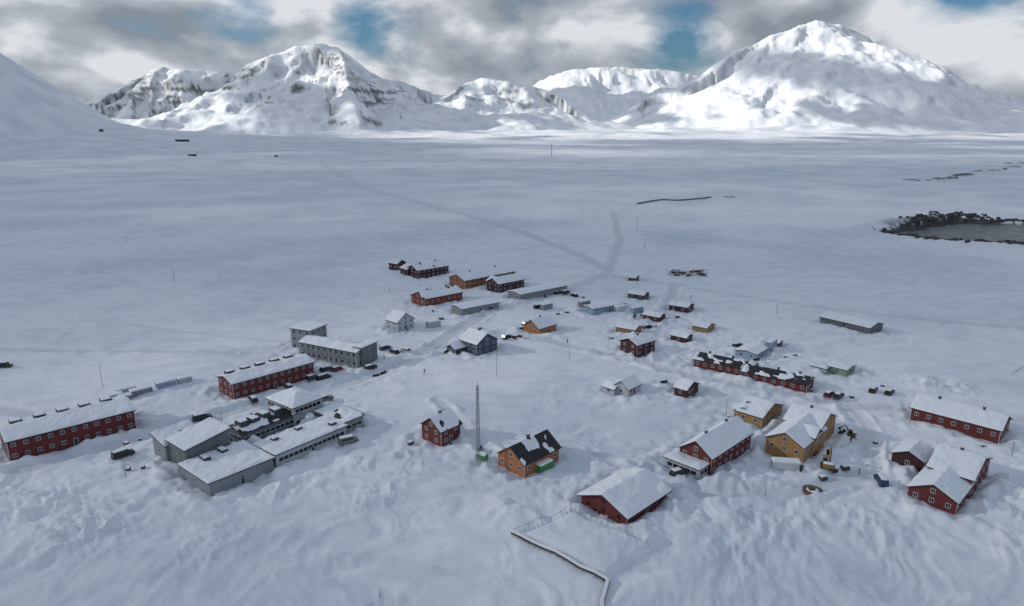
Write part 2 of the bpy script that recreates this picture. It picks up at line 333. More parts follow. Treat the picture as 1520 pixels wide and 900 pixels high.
    for side in sides:
        ln,f=wal(side)
        gable=(ridge=='a' and side in'bd') or (ridge=='b' and side in 'ac')
        for fl in range(floors+(1 if gable and rise>2 and floors>0 and ln>6 else 0)):
            zc=fl*fh+fh*.55
            if fl==floors: zc=h+rise*.28
            if band:
                s0,s1=.6,ln-.6
                if s1>s0: 
                    panel(gb,f,s0,s1,zc-.5,zc+.5,.0,.035,GLASS)
                    k=max(1,int((s1-s0)/1.4))
                    for i in range(k+1):
                        q=s0+(s1-s0)*i/k; panel(fb,f,q-.07,q+.07,zc-.55,zc+.55,0,.07,WHITE)
                    panel(fb,f,s0,s1,zc+.5,zc+.6,0,.08,WHITE); panel(fb,f,s0,s1,zc-.6,zc-.5,0,.08,WHITE)
                continue
            k=max(1,int((ln-1.2)/win)) if fl<floors else 1
            for i in range(k):
                c=ln*(i+.5)/k
                if door and side=='a' and fl==0 and i==k//2 and k>1: continue
                w2,h2=ww/2,wh/2
                if fh<2.9 and fl<floors: h2=min(h2,.42)
                panel(gb,f,c-w2,c+w2,zc-h2,zc+h2,0,.03,GLASS)
                if frame:
                    t=.085
                    panel(fb,f,c-w2-t,c-w2,zc-h2-t,zc+h2+t,0,.07,WHITE); panel(fb,f,c+w2,c+w2+t,zc-h2-t,zc+h2+t,0,.07,WHITE)
                    panel(fb,f,c-w2,c+w2,zc+h2,zc+h2+t,0,.068,WHITE); panel(fb,f,c-w2,c+w2,zc-h2-t,zc-h2,0,.068,WHITE)
                    panel(fb,f,c-.03,c+.03,zc-h2,zc+h2,.03,.06,WHITE)
        if corner and not gable:
            for q in (0.0,ln-.12): panel(fb,f,q,q+.12,-.5,h-.22,.0,.045,WHITE)
    if fb.v: fb.obj('window_frames',par,loc,rot)
    if gb.v: gb.obj('window_glass',par,loc,rot)
    if door and L>3:
        d=MB(); c=L*.5; 
        d.box(c-.55,-.07,-.1,c+.55,.0,2.05,WHITE); d.box(c-.43,-.1,-.1,c+.43,-.07,1.95,DGREY)
        d.box(c-.9,-1.3,-.9,c+.9,-.102,.0,TIMB); d.obj('door',par,loc,rot)
    for i in range(chim):
        c=MB(); t=(i+.5)/chim
        if ridge=='b': cx,cy=L*.5+.2,W*t
        else: cx,cy=L*t,W*.5+.3
        zz=rz(cx,cy); c.box(cx-.3,cy-.3,zz-.6,cx+.3,cy+.3,zz+.95,DGREY); c.box(cx-.37,cy-.37,zz+.95,cx+.37,cy+.37,zz+1.05,ROOF); c.box(cx-.3,cy-.3,zz+1.05,cx+.3,cy+.3,zz+1.17,SNOW,.08); c.obj('chimney',par,loc,rot)
    return loc,rot,rz,L,W
def building(name,blocks):
    k=blocks[0][0]; bx,by,a,L,W=BLD[k] if isinstance(k,str) else k
    a=math.radians(a); cx=bx+math.cos(a)*L/2-math.sin(a)*W/2; cy=by+math.sin(a)*L/2+math.cos(a)*W/2
    z=gz(cx,cy)-.05
    par=empty(name,bx,by,z); P=(bx,by,z); r=[]
    for b in blocks: r.append(block(par,P,b[0],*b[1:-1],**b[-1]))
    return par,P,r
def roof_boxes(par,info,spots,sz,mat,hh=1.1):
    loc,rot,rz,L,W=info; m=MB()
    for (fx,fy) in spots:
        x,y=L*fx,W*fy; z=rz(x,y); a,b=sz
        m.box(x-a/2,y-b/2,z-.6,x+a/2,y+b/2,z+hh,mat); m.box(x-a/2+.15,y-b/2+.35,z+hh,x+a/2-.1,y+b/2+.08,z+hh+.18,SNOW,.12)
    m.obj('roof_vent_housings',par,loc,rot)

p,P,r=building('red_barracks',[('barA',5.7,1.5,'a',RED,dict(floors=2,win=2.35))]); roof_boxes(p,r[0],[(t,.66) for t in(.12,.3,.48,.66,.84)],(2.6,2.6),ROOF,.9)
p,P,r=building('red_barracks',[('barB',5.2,1.3,'a',RED,dict(floors=2,win=2.35))]); roof_boxes(p,r[0],[(t,.74) for t in(.1,.28,.46,.64,.82)],(2.6,2.2),ROOF,1.0)
p,P,r=building('grey_research_building',[('greyL',5.8,1.0,'b',GREY,dict(floors=2,win=2.4,corner=False,frame=False)),('greyT',8.2,0,'flat',GREY,dict(floors=3,win=2.2,corner=False,door=False,frame=False)),((-51.5,225.5,62,8.2,3.2),7.0,0,'flat',MGREY,dict(floors=2,win=9,corner=False,door=False))])
m=MB(); m.box(-.3,1.5,2.7,-.02,24.5,2.95,STEEL)
for i in range(12): m.rod((-.25,1.5+i*2.05,-1),(-.25,1.5+i*2.05,5.6),.09,STEEL,5)
m.obj('steel_gallery',p,r[0][0],r[0][1])
p,P,r=building('grey_service_building',[('cA',3.9,0,'flat',GREY,dict(floors=1,win=40,corner=False,snow=.5)),
 ('cB',6.6,1.6,'sb',MGREY,dict(floors=1,win=30,corner=False,door=False)),((-84,153.5,51,9,6.5),5.2,1.4,'sa',GREY,dict(floors=1,win=30,corner=False,door=False,cover=.8)),
 ('cC',4.0,0,'flat',LGREY,dict(floors=1,band=True,corner=False,snow=.42)),('cD',4.6,.8,'a',MGREY,dict(floors=1,band=True,corner=False,door=False,cover=.3)),
 ('cE',6.6,2.2,'hip',LGREY,dict(floors=2,band=True,corner=False,door=False)),('cF',4.2,.0,'flat',GREY,dict(floors=1,band=True,corner=False,cover=.7))])
roof_boxes(p,r[4],[(.12,.5),(.3,.45),(.5,.55),(.7,.5)],(2.2,3.0),DGREY,1.0)
roof_boxes(p,r[3],[(.2,.75),(.9,.3),(.55,.8)],(1.6,1.6),DGREY,.8)
roof_boxes(p,r[0],[(.3,.8),(.6,.85)],(1.6,2.6),DGREY,1.0)
building('small_red_house',[('redS',4.4,2.6,'a',RED,dict(floors=2,win=2.4,chim=1,cover=.75))])
building('ochre_house',[('och',3.9,3.0,'a',ORG,dict(floors=1,win=2.4,cover=.15,chim=1,snow=.3))])
building('red_gabled_house',[('redG',2.9,2.5,'a',RED,dict(floors=1,win=3.6,snow=.5,oh=.8,frame=False))])
building('red_meeting_house',[('redM',4.8,3.0,'a',RED,dict(floors=2,win=2.4,chim=2)),('annx',3.1,0,'flat',LGREY,dict(floors=1,band=True,corner=False,door=False,snow=.4))])
building('yellow_house',[('yel',4.0,2.5,'a',YEL,dict(floors=1,win=2.6)),('yel2',4.6,2.5,'b',YEL,dict(floors=1,win=2.6,door=False,chim=1)),((75.5,158.9,47,5,4),4.6,1.5,'b',OCH,dict(floors=1,win=3,door=False))])
building('yellow_house',[('yel3',3.3,2.2,'b',YEL,dict(floors=1,win=2.6)),((66.5,177,45,5,5.5),2.8,1.5,'a',YEL,dict(floors=1,win=2.6,door=False,chim=1))])
building('long_red_house',[('redR',3.7,2.4,'b',RED,dict(floors=1,win=2.6,chim=2,sides='abcd'))])
building('red_farmhouse',[('rc1',3.4,2.3,'a',RED,dict(floors=1,win=2.4,snow=.5)),('rc2',4.9,2.6,'b',RED,dict(floors=2,win=2.8,door=False,snow=.5,chim=1)),((97.5,149,44,8,7),3.4,1.6,'a',DRED,dict(floors=1,win=3,door=False,cover=.9))])
building('red_shed',[('rc3',2.6,.6,'sa',RED,dict(floors=1,win=9))])
building('long_red_rowhouse',[('lr1',3.1,1.3,'b',RED,dict(floors=1,win=2.4,cover=.12,snow=.28,chim=2))])
building('long_red_rowhouse',[('lr2',3.1,1.3,'b',RED,dict(floors=1,win=2.4,cover=.10,snow=.28,chim=3))])
building('dark_red_house',[('rd',4.6,1.6,'a',DRED,dict(floors=2,win=2.3,chim=1))])
building('orange_shed',[('os',2.5,1.0,'b',OCH,dict(floors=1,win=2.6))])
for k,hh,rs,c,nm in [('s1',2.2,1.,RED,'red_shed'),('s2',2.6,1.2,DRED,'dark_red_shed'),('s3',2.3,1.1,YEL,'yellow_shed'),('s4',2.3,1.,DRED,'dark_red_shed'),('s5',2.3,1.,DGREY,'dark_shed'),('s6',2.3,.8,DGREY,'dark_shed'),('s7',1.9,.5,DRED,'dark_red_shed'),('s8',2.8,1.6,DRED,'dark_red_cabin')]:
    building(nm,[(k,hh,rs,'b',c,dict(floors=1,win=2.8,cover=.9,snow=.32,corner=False))])
building('pale_grey_house',[('gh',2.9,2.0,'a',LGREY,dict(floors=1,win=2.2)),((31,197,47,4,4),2.2,1,'b',LGREY,dict(floors=1,win=3,door=False))])
building('pale_blue_workshop',[('bl',2.9,.7,'a',LBLUE,dict(floors=1,win=4,corner=False))])
building('grey_warehouse',[('wh',2.6,1.3,'b',MGREY,dict(floors=1,win=40,corner=False,frame=False))])
building('storage_hut',[('gc',2.4,.4,'b',GREEN,dict(floors=1,win=4,corner=False,cover=.9)),((103.5,215.5,44,3.2,5),1.9,0,'flat',LGREY,dict(floors=1,win=9,door=False,corner=False))])
building('pale_blue_hut',[('lb',2.5,.7,'a',LBLUE,dict(floors=1,win=3,corner=False))])
building('dark_red_house',[('u1',5.0,2.2,'a',DRED,dict(floors=2,win=2.6,cover=.8,chim=2)),((-57,360.7+8,42,8,7),4.5,1.6,'b',DRED,dict(floors=1,win=3,door=False))])
building('dark_red_cabin',[('u2',4.4,1.8,'b',DRED,dict(floors=1,win=2.6,cover=.75))])
building('tan_longhouse',[('u3',4.6,2.2,'a',TAN,dict(floors=2,win=3,cover=.85,chim=2,frame=False))])
building('russet_longhouse',[('u4',4.3,2.2,'a',BROWNRED,dict(floors=1,win=2.7,cover=.75,chim=2))])
building('dark_red_house',[('u5',4.4,2.2,'a',DRED,dict(floors=2,win=2.6,chim=1)),((-9,338,42,7,6),4.,1.8,'b',DRED,dict(floors=1,win=3,door=False))])
building('grey_workshop',[('u6',3.0,.7,'a',GREY,dict(floors=1,win=3.4,corner=False))])
building('grey_workshop',[('u7',3.3,.7,'a',GREY,dict(floors=1,win=3.6,corner=False))])
building('white_house',[('wg',4.0,3.0,'b',LGREY,dict(floors=2,win=2.4,cover=.95))])
building('orange_house',[('oh',3.0,2.6,'a',ORG,dict(floors=1,win=2.5,cover=.95,chim=1))])
building('slate_blue_house',[('bh',4.7,3.0,'b',BLUE,dict(floors=2,win=2.4,chim=1)),((-20.5,236.5,44,5,4.5),2.6,1.2,'a',BLUE,dict(floors=1,win=3,door=False))])
for (x,y,a,L,W,hh) in [(-1003,2116,20,38,14,6),(-748,1632,10,16,9,5),(-1350,2330,10,10,10,8),(-548,1632,25,7,5,4)]:
    building('distant_hut',[((x,y,a,L,W),hh,2,'a',DGREY,dict(floors=1,win=6,snow=.5,frame=False,corner=False))])

# ------------------------------------------------------------------ vehicles & small things
def car(name,x,y,ang,col,L=4.4,van=False):
    paint=plain('car_paint_'+col[0],col[1],.35,.2,.12); m=MB(); w=.92; z=.35
    m.box(-L/2,-w,z,L/2,w,z+.62,paint,.04)
    if van: m.box(-L/2+.05,-w+.04,z+.62,L/2-.9,w-.04,z+1.55,paint,.12,(.08,.5)); m.box(-L/2+.5,-w+.02,z+.8,L/2-1.3,w-.02,z+1.3,GLASS,.05)
    else:
        m.box(-L/2+.15,-w+.08,z+.62,L/2-1.2,w-.08,z+1.22,GLASS,.16,(.3,.6)); m.box(-L/2+.42,-w+.22,z+1.22,L/2-1.8,w-.22,z+1.28,paint,.03)
        for px in (-L/2+.75,-.1,L/2-1.55):
            for sg in(-1,1): m.rod((px,sg*(w-.09),z+.6),(px,sg*(w-.2),z+1.24),.06,paint,4)
    for sx in(-L/2+.8,L/2-.85):
        for sg in(-1,1): m.rod((sx,sg*(w-.18),.36),(sx,sg*(w+.03),.36),.36,BLK,14); m.rod((sx,sg*(w+.03),.36),(sx,sg*(w+.04),.36),.18,STEEL,10)
    m.box(L/2-.02,-.7,z+.32,L/2+.04,-.35,z+.5,WHITE); m.box(L/2-.02,.35,z+.32,L/2+.04,.7,z+.5,WHITE); m.box(-L/2-.05,-w+.1,z,-L/2,w-.1,z+.2,BLK); m.box(L/2,-w+.1,z-.02,L/2+.07,w-.1,z+.22,BLK)
    zt=z+(1.55 if van else 1.28); m.box(-L/2+.4,-w+.25,zt,L/2-(1.3 if van else 1.8),w-.25,zt+.12,SNOW,.1)
    m.obj(name,None,(x,y,gz(x,y)-.05),math.radians(ang),.03)
DK=('dark',(.025,.028,.035)); RD=('red',(.2,.02,.02)); WH=('white',(.6,.62,.65)); BL=('blue',(.03,.06,.13)); SV=('grey',(.16,.17,.18))
for i,(x,y,a,c,v) in enumerate([(-87,180,40,DK,True),(-77,192,130,DK,False),(-62,218,45,DK,False),(-59.5,221,45,RD,False),(-61,211,50,DK,True),(-64,209,48,DK,False),(-70,203,130,SV,False),(-47,244,45,BL,False),(-39,241,140,WH,False),(-43,240,135,DK,False),(-96,156,50,DK,True),(39,147,30,DK,False),(85,144,80,BL,True),(116,199,45,DK,False),(112,201,50,DK,False),(96,196,45,RD,False),(98.5,195,45,DK,False),(-42,163,30,SV,True),(-58,188,40,DK,False),(-55,191,40,SV,False),(-71,181,50,DK,True),(26,326,45,DK,True),(30,323,120,DK,False),(22,330,45,DK,False),(6,272,45,DK,False),(9,277,40,WH,False),(-2,255,45,DK,False),(2,256,50,RD,False),(-174,224,10,DK,True),(12,300,40,DK,True),(40,300,30,WH,False),(-9,300,45,DK,False),(55,270,40,DK,False),(-48,222,45,DK,False),(83,243,40,DK,False)]):
    car('parked_van' if v else 'parked_car',x,y,a,c,5. if v else 4.4,v)
def snowmobile(x,y,a):
    m=MB(); m.box(-1.3,-.25,.1,.6,.25,.42,BLK,.06); m.box(-.5,-.35,.4,1.2,.35,.75,plain('cowl_black',(.03,.03,.035),.3),.15); m.box(-1.2,-.2,.42,.1,.2,.75,BLK,.05)
    m.box(.5,-.3,.75,.75,.3,1.1,GLASS,.08); m.rod((.3,-.4,.95),(.3,.4,.95),.03,BLK)
    for s in(-.45,.45): m.box(.3,s-.07,.0,1.6,s+.07,.07,BLK); m.rod((.9,s,.05),(.8,s*.6,.45),.04,STEEL)
    m.obj('snowmobile',None,(x,y,gz(x,y)),math.radians(a),.02)
for x,y,a in [(-45,216,30),(-43,218,40),(-24,239,60),(-19,235,50),(4,268,10),(69,150,60),(88,170,20),(114,158,40),(-30,282,20),(48,205,10),(52,283,60),(84,225,10),(-8,158,70),(120,176,30)]: snowmobile(x,y,a)
def loader(name,x,y,a,s=1.):
    Y=plain('machine_yellow',(.26,.16,.035),.5); m=MB()
    for sg in(-1,1):
        m.box(-1.9,sg*1.25-.3,0,1.9,sg*1.25+.3,.85,BLK,.0,(.3,.3))
        for k in(-1.3,-.45,.45,1.3): m.rod((k,sg*1.25-.33,.4),(k,sg*1.25+.33,.4),.3,STEEL,10)
    m.box(-1.9,-1.2,.9,1.5,1.2,1.3,Y); m.box(-2.1,-1.2,1.3,-.4,1.2,2.1,Y,.1); m.box(-.4,.05,1.3,1.2,1.15,2.9,GLASS,.08); m.box(-.45,.0,2.9,1.2,1.2,3.05,Y)
    m.rod((.8,-.5,1.4),(2.6,-.5,4.4),.24,Y,6); m.rod((2.6,-.5,4.4),(4.6,-.5,2.6),.2,Y,6); m.rod((1.5,-.5,1.6),(2.2,-.5,3.5),.09,STEEL,6)
    m.add([(4.3,-1.1,1.6),(5.3,-1.1,2.2),(5.0,-1.1,2.9),(4.3,-1.1,2.7),(4.3,.1,1.6),(5.3,.1,2.2),(5.0,.1,2.9),(4.3,.1,2.7)],[(0,1,2,3),(4,5,6,7),(0,3,7,4),(3,2,6,7),(0,1,5,4)],BLK)
    m.box(-2,-1.1,2.1,-.6,1.1,2.25,SNOW,.15)
    o=m.obj(name,None,(x,y,gz(x,y)),math.radians(a),.03); o.scale=(s,s,s)
loader('excavator',75.5,150.5,70,1.0); loader('small_excavator',90,169,150,.62)
def container(name,x,y,a,mat,L=6.1,W=2.45,h=2.5,sn=True):
    m=MB(); m.box(0,0,.1,L,W,h,mat)
    k=int(L/.35)
    for i in range(k):
        c=(i+.5)*L/k
        m.box(c-.07,-.045,.22,c+.07,0,h-.12,mat); m.box(c-.07,W,.22,c+.07,W+.045,h-.12,mat)
    for X in(-.03,L-.13):
        for Y in(-.06,W-.08): m.box(X,Y,0,X+.16,Y+.14,h+.04,mat)
    for yy in(.5,W/2-.1,W/2+.15,W-.5): m.rod((-.05,yy,.2),(-.05,yy,h-.1),.03,STEEL,5)
    if sn: m.box(.05,.05,h,L-.05,W-.05,h+.35,SNOW,.2)
    m.obj(name,None,(x,y,gz(x+2,y+2)-.1),math.radians(a),.02)
container('white_container',63,151.8,-8,WHITE,6.5,2.4,2.0); container('green_container',6.8,147.5,46,plain('bright_green_paint',(.06,.27,.08),.5),4.6,2.2,1.7); container('green_container',-8.8,153,-30,plain('bright_green_paint',(.07,.33,.09)),2.6,1.6,1.3)
for x,y,a,c,L_,h_ in [(-121,190,40,LBLUE,6.1,1.7),(-114.5,194.5,46,GREY,6.1,1.6),(-109.5,200.5,44,LBLUE,5.5,1.8),(-119.5,196.5,40,LGREY,5.2,1.5),(-117,191.5,30,GREY,4,1.4),(-105,205,44,LGREY,4,1.6)]: container('pale_blue_container',x,y,a,c,L_,2.4,h_)
for x,y,a,c in [(52,286,30,LBLUE),(46,292,30,WHITE),(81,233,20,WHITE),(93,236,50,LBLUE),(14,296,40,GREY),(-34,270,30,LGREY),(31,300,35,GREY)]: container('storage_container',x,y,a,c,5.5)
m=MB(); 
m.rod((0,0,.0),(0,0,.7),2.0,plain('brown_timber',(.16,.09,.04)),24,2.1)
for i in range(24):
    t=2*math.pi*i/24; m.rod((2.0*math.cos(t),2.0*math.sin(t),0),(2.0*math.cos(t),2.0*math.sin(t),1.05),.09,TIMB,5)
m.rod((0,0,.7),(0,0,.85),1.3,SNOW,20,.8); m.box(-.9,-.6,.7,.5,.5,1.3,TIMB,.1); m.obj('round_timber_platform',None,(68,141,gz(68,141)+.3))
def mast(name,x,y,H,w,r,guys=True,st=1.5):
    m=MB(); z=0; C=[(w*math.cos(t),w*math.sin(t)) for t in(.5,2.6,4.7)]
    for c in C: m.rod((*c,-1),(c[0]*.5,c[1]*.5,H),r,STEEL,5)
    k=int(H/st)
    for i in range(k):
        f0=1-.5*i/k; f1=1-.5*(i+1)/k; z0=H*i/k; z1=H*(i+1)/k
        for j in range(3):
            a=C[j]; b=C[(j+1)%3]; m.rod((a[0]*f0,a[1]*f0,z0),(b[0]*f1,b[1]*f1,z1),r*.6,STEEL,4); m.rod((a[0]*f1,a[1]*f1,z1),(b[0]*f1,b[1]*f1,z1),r*.6,STEEL,4)
    m.rod((0,0,H),(0,0,H+1.2),r*.8,STEEL,5)
    if guys:
        for t in(.3,2.4,4.5): m.rod((0,0,H*.92),(H*.4*math.cos(t),H*.4*math.sin(t),-.5),.015,STEEL,3)
    m.obj(name,None,(x,y,gz(x,y)))
mast('lattice_mast',-8,150,20.5,.55,.075); mast('radio_mast',95,1700,30,1.2,.22,False,6)
def pole(name,x,y,h,r=.09,cross=False):
    m=MB(); m.rod((0,0,-.5),(0,0,h),r,TIMB,6,r*.6)
    if cross: m.rod((-.7,0,h*.93),(.7,0,h*.93),r*.6,TIMB,4); m.rod((-.5,0,h*.8),(.5,0,h*.8),r*.5,TIMB,4)
    m.obj(name,None,(x,y,gz(x,y)))
for x,y,h,c in [(-128,203,8,0),(-176,352,7,0),(-270,480,4,0),(-5,213,8,0),(-23,104,1.9,0),(99,545,9,1),(87,445,4,0),(88,455,4,0),(-90,146,4,0),(35,240,5,1),(110,177,4,0),(80,300,5,1),(-78,172,5,0),(125,158,4,1),(57,140,3,0),(-60,330,4,0),(-40,330,4,0),(20,228,5,0),(60,180,5,0),(-10,188,4,0),(115,290,4,0)]: pole('marker_pole' if h<6 else 'utility_pole',x,y,h,.07 if y<250 else .12,c)
def polyfence(name,P,step,h,rail=True,r=.06):
    m=MB(); x0,y0=P[0]
    for (a,b),(c,d) in zip(P[:-1],P[1:]):
        L=math.hypot(c-a,d-b); k=max(1,int(L/step)); pv=None
        for i in range(k+1):
            x=a+(c-a)*i/k; y=b+(d-b)*i/k; z=gz(x,y); p=(x-x0,y-y0,z+h*(1+.1*random.uniform(-1,1)))
            m.rod((x-x0,y-y0,z-.5),p,r,TIMB,4)
            if rail and pv: m.rod(pv,(p[0],p[1],p[2]-.15),r*.6,TIMB,4)
            pv=(p[0],p[1],p[2]-.15)
    m.obj(name,None,(x0,y0,0))
polyfence('post_fence',[(-108,330),(-88,318),(-76,322)],4,.6,False); polyfence('post_fence',[(165,215),(178,226)],4,.6,True,.07)
polyfence('post_fence',[(.5,122.5),(6,127),(12.5,131.5)],2.5,.6,True,.05)
def duct(name,P,w,hh,lift,mat,cap=True):
    m=MB(); x0,y0=P[0]
    for (a,b),(c,d) in zip(P[:-1],P[1:]):
        L=math.hypot(c-a,d-b); k=max(1,int(L/2.5)); tx,ty=(c-a)/L,(d-b)/L; nx,ny=-ty*w/2,tx*w/2
        zz=[gz(a+(c-a)*i/k,b+(d-b)*i/k) for i in range(k+1)]
        for i in range(k):
            for (lo,hi,mt,q) in ((lift,lift+hh,mat,1.),)+(((lift+hh,lift+hh+.22,SNOW,.9),) if cap else ()):
                vs=[]
                for f,z in ((i/k,zz[i]),((i+1)/k,zz[i+1])):
                    X=a+(c-a)*f-x0;Y=b+(d-b)*f-y0
                    vs+=[(X-nx*q,Y-ny*q,z+lo),(X+nx*q,Y+ny*q,z+lo),(X+nx*q*(1 if mt is mat else .7),Y+ny*q*(1 if mt is mat else .7),z+hi),(X-nx*q*(1 if mt is mat else .7),Y-ny*q*(1 if mt is mat else .7),z+hi)]
                m.add(vs,[(0,1,5,4),(1,2,6,5),(2,3,7,6),(3,0,4,7),(0,1,2,3),(4,5,6,7)],mt)
            X=a+(c-a)*i/k-x0;Y=b+(d-b)*i/k-y0; m.rod((X,Y,zz[i]-.6),(X,Y,zz[i]+lift+.02),.09,TIMB,5)
    m.obj(name,None,(x0,y0,0))
duct('pipe_duct',[(0,121.8),(6,117.3),(17.3,108.4),(15.6,103),(14,92)],.8,.45,.25,TIMB)
duct('pipeline',[(130,722),(160,742),(218,762)],1.6,1.0,.3,TIMB,False); duct('pipeline',[(236,775),(250,783)],1.4,.8,.3,TIMB,False)
m=MB()
for i in range(70):
    x=random.uniform(-11,11); y=random.uniform(-7,9); z=gz(96+x,372+y); hh=random.uniform(.5,1.5)
    m.rod((x,y,z-.4),(x+random.uniform(-.3,.3),y,z+hh),.12,TIMB,4)
    if i%2==0: m.rod((x,y,z+hh*.8),(x+random.uniform(-5,5),y+random.uniform(-3,3),z+hh*.9),.10,TIMB,4)
for i in range(14):
    x=random.uniform(-10,9); y=random.uniform(-4,6); z=gz(96+x,372+y); m.box(x,y,z-.3,x+random.uniform(1.2,3),y+1.4,z+.8,TIMB,.1)
m.obj('timber_kennel_yard',None,(96,372,0))
def crate(x,y,s,mt):
    m=MB(); m.box(-s,-s*.7,-.2,s,s*.7,s,mt); 
    for k in(-.6,0,.6): m.box(s*k-.05,-s*.7-.04,-.1,s*k+.05,-s*.7,s,TIMB)
    m.box(-s*.95,-s*.65,s,s*.95,s*.65,s+.2,SNOW,.12); m.obj('storage_crate',None,(x,y,gz(x,y)),random.uniform(0,3),.03)
for x,y in [(-99,163),(-97,166),(-30,240),(-16,262),(-13,268),(38,252),(41,250),(75,176),(77,150),(73,147),(80,151),(95,166),(121,163),(20,290),(24,292),(-35,295),(58,268),(70,282),(96,230),(100,232),(103,196),(117,205),(-66,186),(-26,163),(55,285),(110,149),(-88,150),(-91,149),(5,330),(34,320)]:
    crate(x,y,random.uniform(.4,.9),random.choice([TIMB,DGREY,TIMB,BLUE]))
def person(x,y,a,coat):
    me=bpy.data.meshes.new('person'); J=[(0,0,.95,.15),(0,0,1.2,.16),(0,0,1.42,.15),(0,0,1.52,.07),(0,.01,1.62,.10),(0,.01,1.72,.095),(.1,0,.88,.11),(.12,.08,.48,.075),(.13,0,.08,.06),(.13,.14,.04,.05),(-.1,0,.88,.11),(-.12,.0,.48,.075),(-.13,-.14,.08,.06),(-.13,0,.04,.05),(.2,0,1.38,.075),(.27,-.02,1.1,.06),(.27,.1,.88,.045),(-.2,0,1.38,.075),(-.27,.02,1.1,.06),(-.27,.08,.88,.045)]
    E=[(0,1),(1,2),(2,3),(3,4),(4,5),(0,6),(6,7),(7,8),(8,9),(0,10),(10,11),(11,12),(12,13),(2,14),(14,15),(15,16),(2,17),(17,18),(18,19)]
    me.from_pydata([j[:3] for j in J],E,[]); o=bpy.data.objects.new('person',me); COL.objects.link(o); o.location=(x,y,gz(x,y)); o.rotation_euler[2]=a
    o.modifiers.new('skin','SKIN'); me.skin_vertices.new() if not me.skin_vertices else None
    for i,j in enumerate(J): me.skin_vertices[0].data[i].radius=(j[3],j[3]*.9)
    me.skin_vertices[0].data[0].use_root=True; s=o.modifiers.new('sub','SUBSURF'); s.levels=1; s.render_levels=1; me.materials.append(coat)
for x,y,a in [(-29,216,.4),(-45,231,2),(83,150,1),(88.5,166,2.5),(21,250,.2)]: person(x,y,a,plain('dark_parka',(.03,.035,.05)))

# ------------------------------------------------------------------ ground sheet
rs=np.concatenate([np.linspace(4,84,14),np.arange(86,300,.75),np.arange(300,700,2.),np.arange(700,2600,10.),np.arange(2600,6600,17.),np.linspace(6600,14000,90)])
an=np.radians(np.concatenate([np.linspace(-178,-46,45)[:-1],np.linspace(-46,46,860),np.linspace(46,182,46)[1:]]))
nr,nc=len(rs),len(an)
RR,AA=np.meshgrid(rs,an,indexing='ij'); GX=(RR*np.sin(AA)).ravel(); GY=(RR*np.cos(AA)).ravel()
GZ,TR,RK=terrain(GX,GY,True)
Pn=np.stack([GX,GY,GZ],1).reshape(nr,nc,3)
du=np.gradient(Pn,axis=0); dv=np.gradient(Pn,axis=1); nn=np.cross(du,dv); nz=np.abs(nn[...,2])/np.maximum(1e-9,np.linalg.norm(nn,axis=2)); nz=nz.ravel()
far=(GY>2500)
sl=np.degrees(np.arccos(np.clip(nz,0,1)))
# thin strata showing through on the steepest ground
strat=sst(.0,.5,vn(GX/140+.4*GZ/30,GZ/13,55)+.35*vn(GX/25,GY/25,56))
rk=sst(43,53,sl+5*fbm(GX/150,GY/260,3,51))*far*(.25+.65*strat)*(1-.6*sst(300,900,GX))
def bandr(P,w,a):
    mm=far&(GY<6500); d=segd(GX[mm],GY[mm],P); q=np.zeros(GX.shape); q[mm]=a*np.exp(-(d/w)**2)*sst(0,.5,vn(GX[mm]/90,GZ[mm]/8,52)+.4*vn(GX[mm]/20,GY[mm]/20,57)); return q
rk=np.maximum(rk,bandr([(-1230,3850),(-1500,3760),(-1400,3750)],60,.9)); rk=np.maximum(rk,bandr([(-860,3900),(-760,4250),(-660,4450)],110,.95)); rk=np.maximum(rk,bandr([(-2807,5500),(-2740,5300)],90,.8)); rk=np.maximum(rk,bandr([(-350,4750),(0,4800),(180,4700)],60,.6))
rk=np.maximum(rk,bandr([(2300,5300),(2750,5250),(3050,5300)],60,.3))
RK=np.maximum(RK,rk)
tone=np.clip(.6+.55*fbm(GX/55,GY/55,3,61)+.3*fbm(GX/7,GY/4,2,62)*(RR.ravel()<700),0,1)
me=bpy.data.meshes.new('snow_ground'); me.vertices.add(nr*nc); me.vertices.foreach_set('co',np.stack([GX,GY,GZ],1).astype(np.float32).ravel())
i=np.arange(nr-1)[:,None]*nc; j=np.arange(nc-1)[None,:]; a=(i+j).ravel(); F4=np.stack([a,a+nc,a+nc+1,a+1],1)[:, ::-1]
me.loops.add(F4.size); me.loops.foreach_set('vertex_index',F4.ravel().astype(np.int32)); me.polygons.add(len(F4)); me.polygons.foreach_set('loop_start',(np.arange(len(F4))*4).astype(np.int32)); me.polygons.foreach_set('loop_total',np.full(len(F4),4,np.int32)); me.polygons.foreach_set('use_smooth',np.ones(len(F4),bool))
me.update(calc_edges=True)
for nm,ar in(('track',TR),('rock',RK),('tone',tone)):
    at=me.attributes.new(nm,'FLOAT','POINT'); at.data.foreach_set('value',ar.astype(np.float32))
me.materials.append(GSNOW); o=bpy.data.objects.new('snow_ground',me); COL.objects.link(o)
if me.polygons[nc*50+400].normal.z<0: me.flip_normals()
wm,nt,b=new_mat('cold_water'); b.inputs['Roughness'].default_value=.35
no=N(nt,'ShaderNodeTexNoise'); no.inputs['Scale'].default_value=.12; no.inputs['Detail'].default_value=5; tc=N(nt,'ShaderNodeTexCoord'); nt.links.new(tc.outputs['Object'],no.inputs['Vector']); bp=N(nt,'ShaderNodeBump'); bp.inputs['Distance'].default_value=1.2; nt.links.new(no.outputs['Fac'],bp.inputs['Height']); nt.links.new(bp.outputs[0],b.inputs['Normal'])
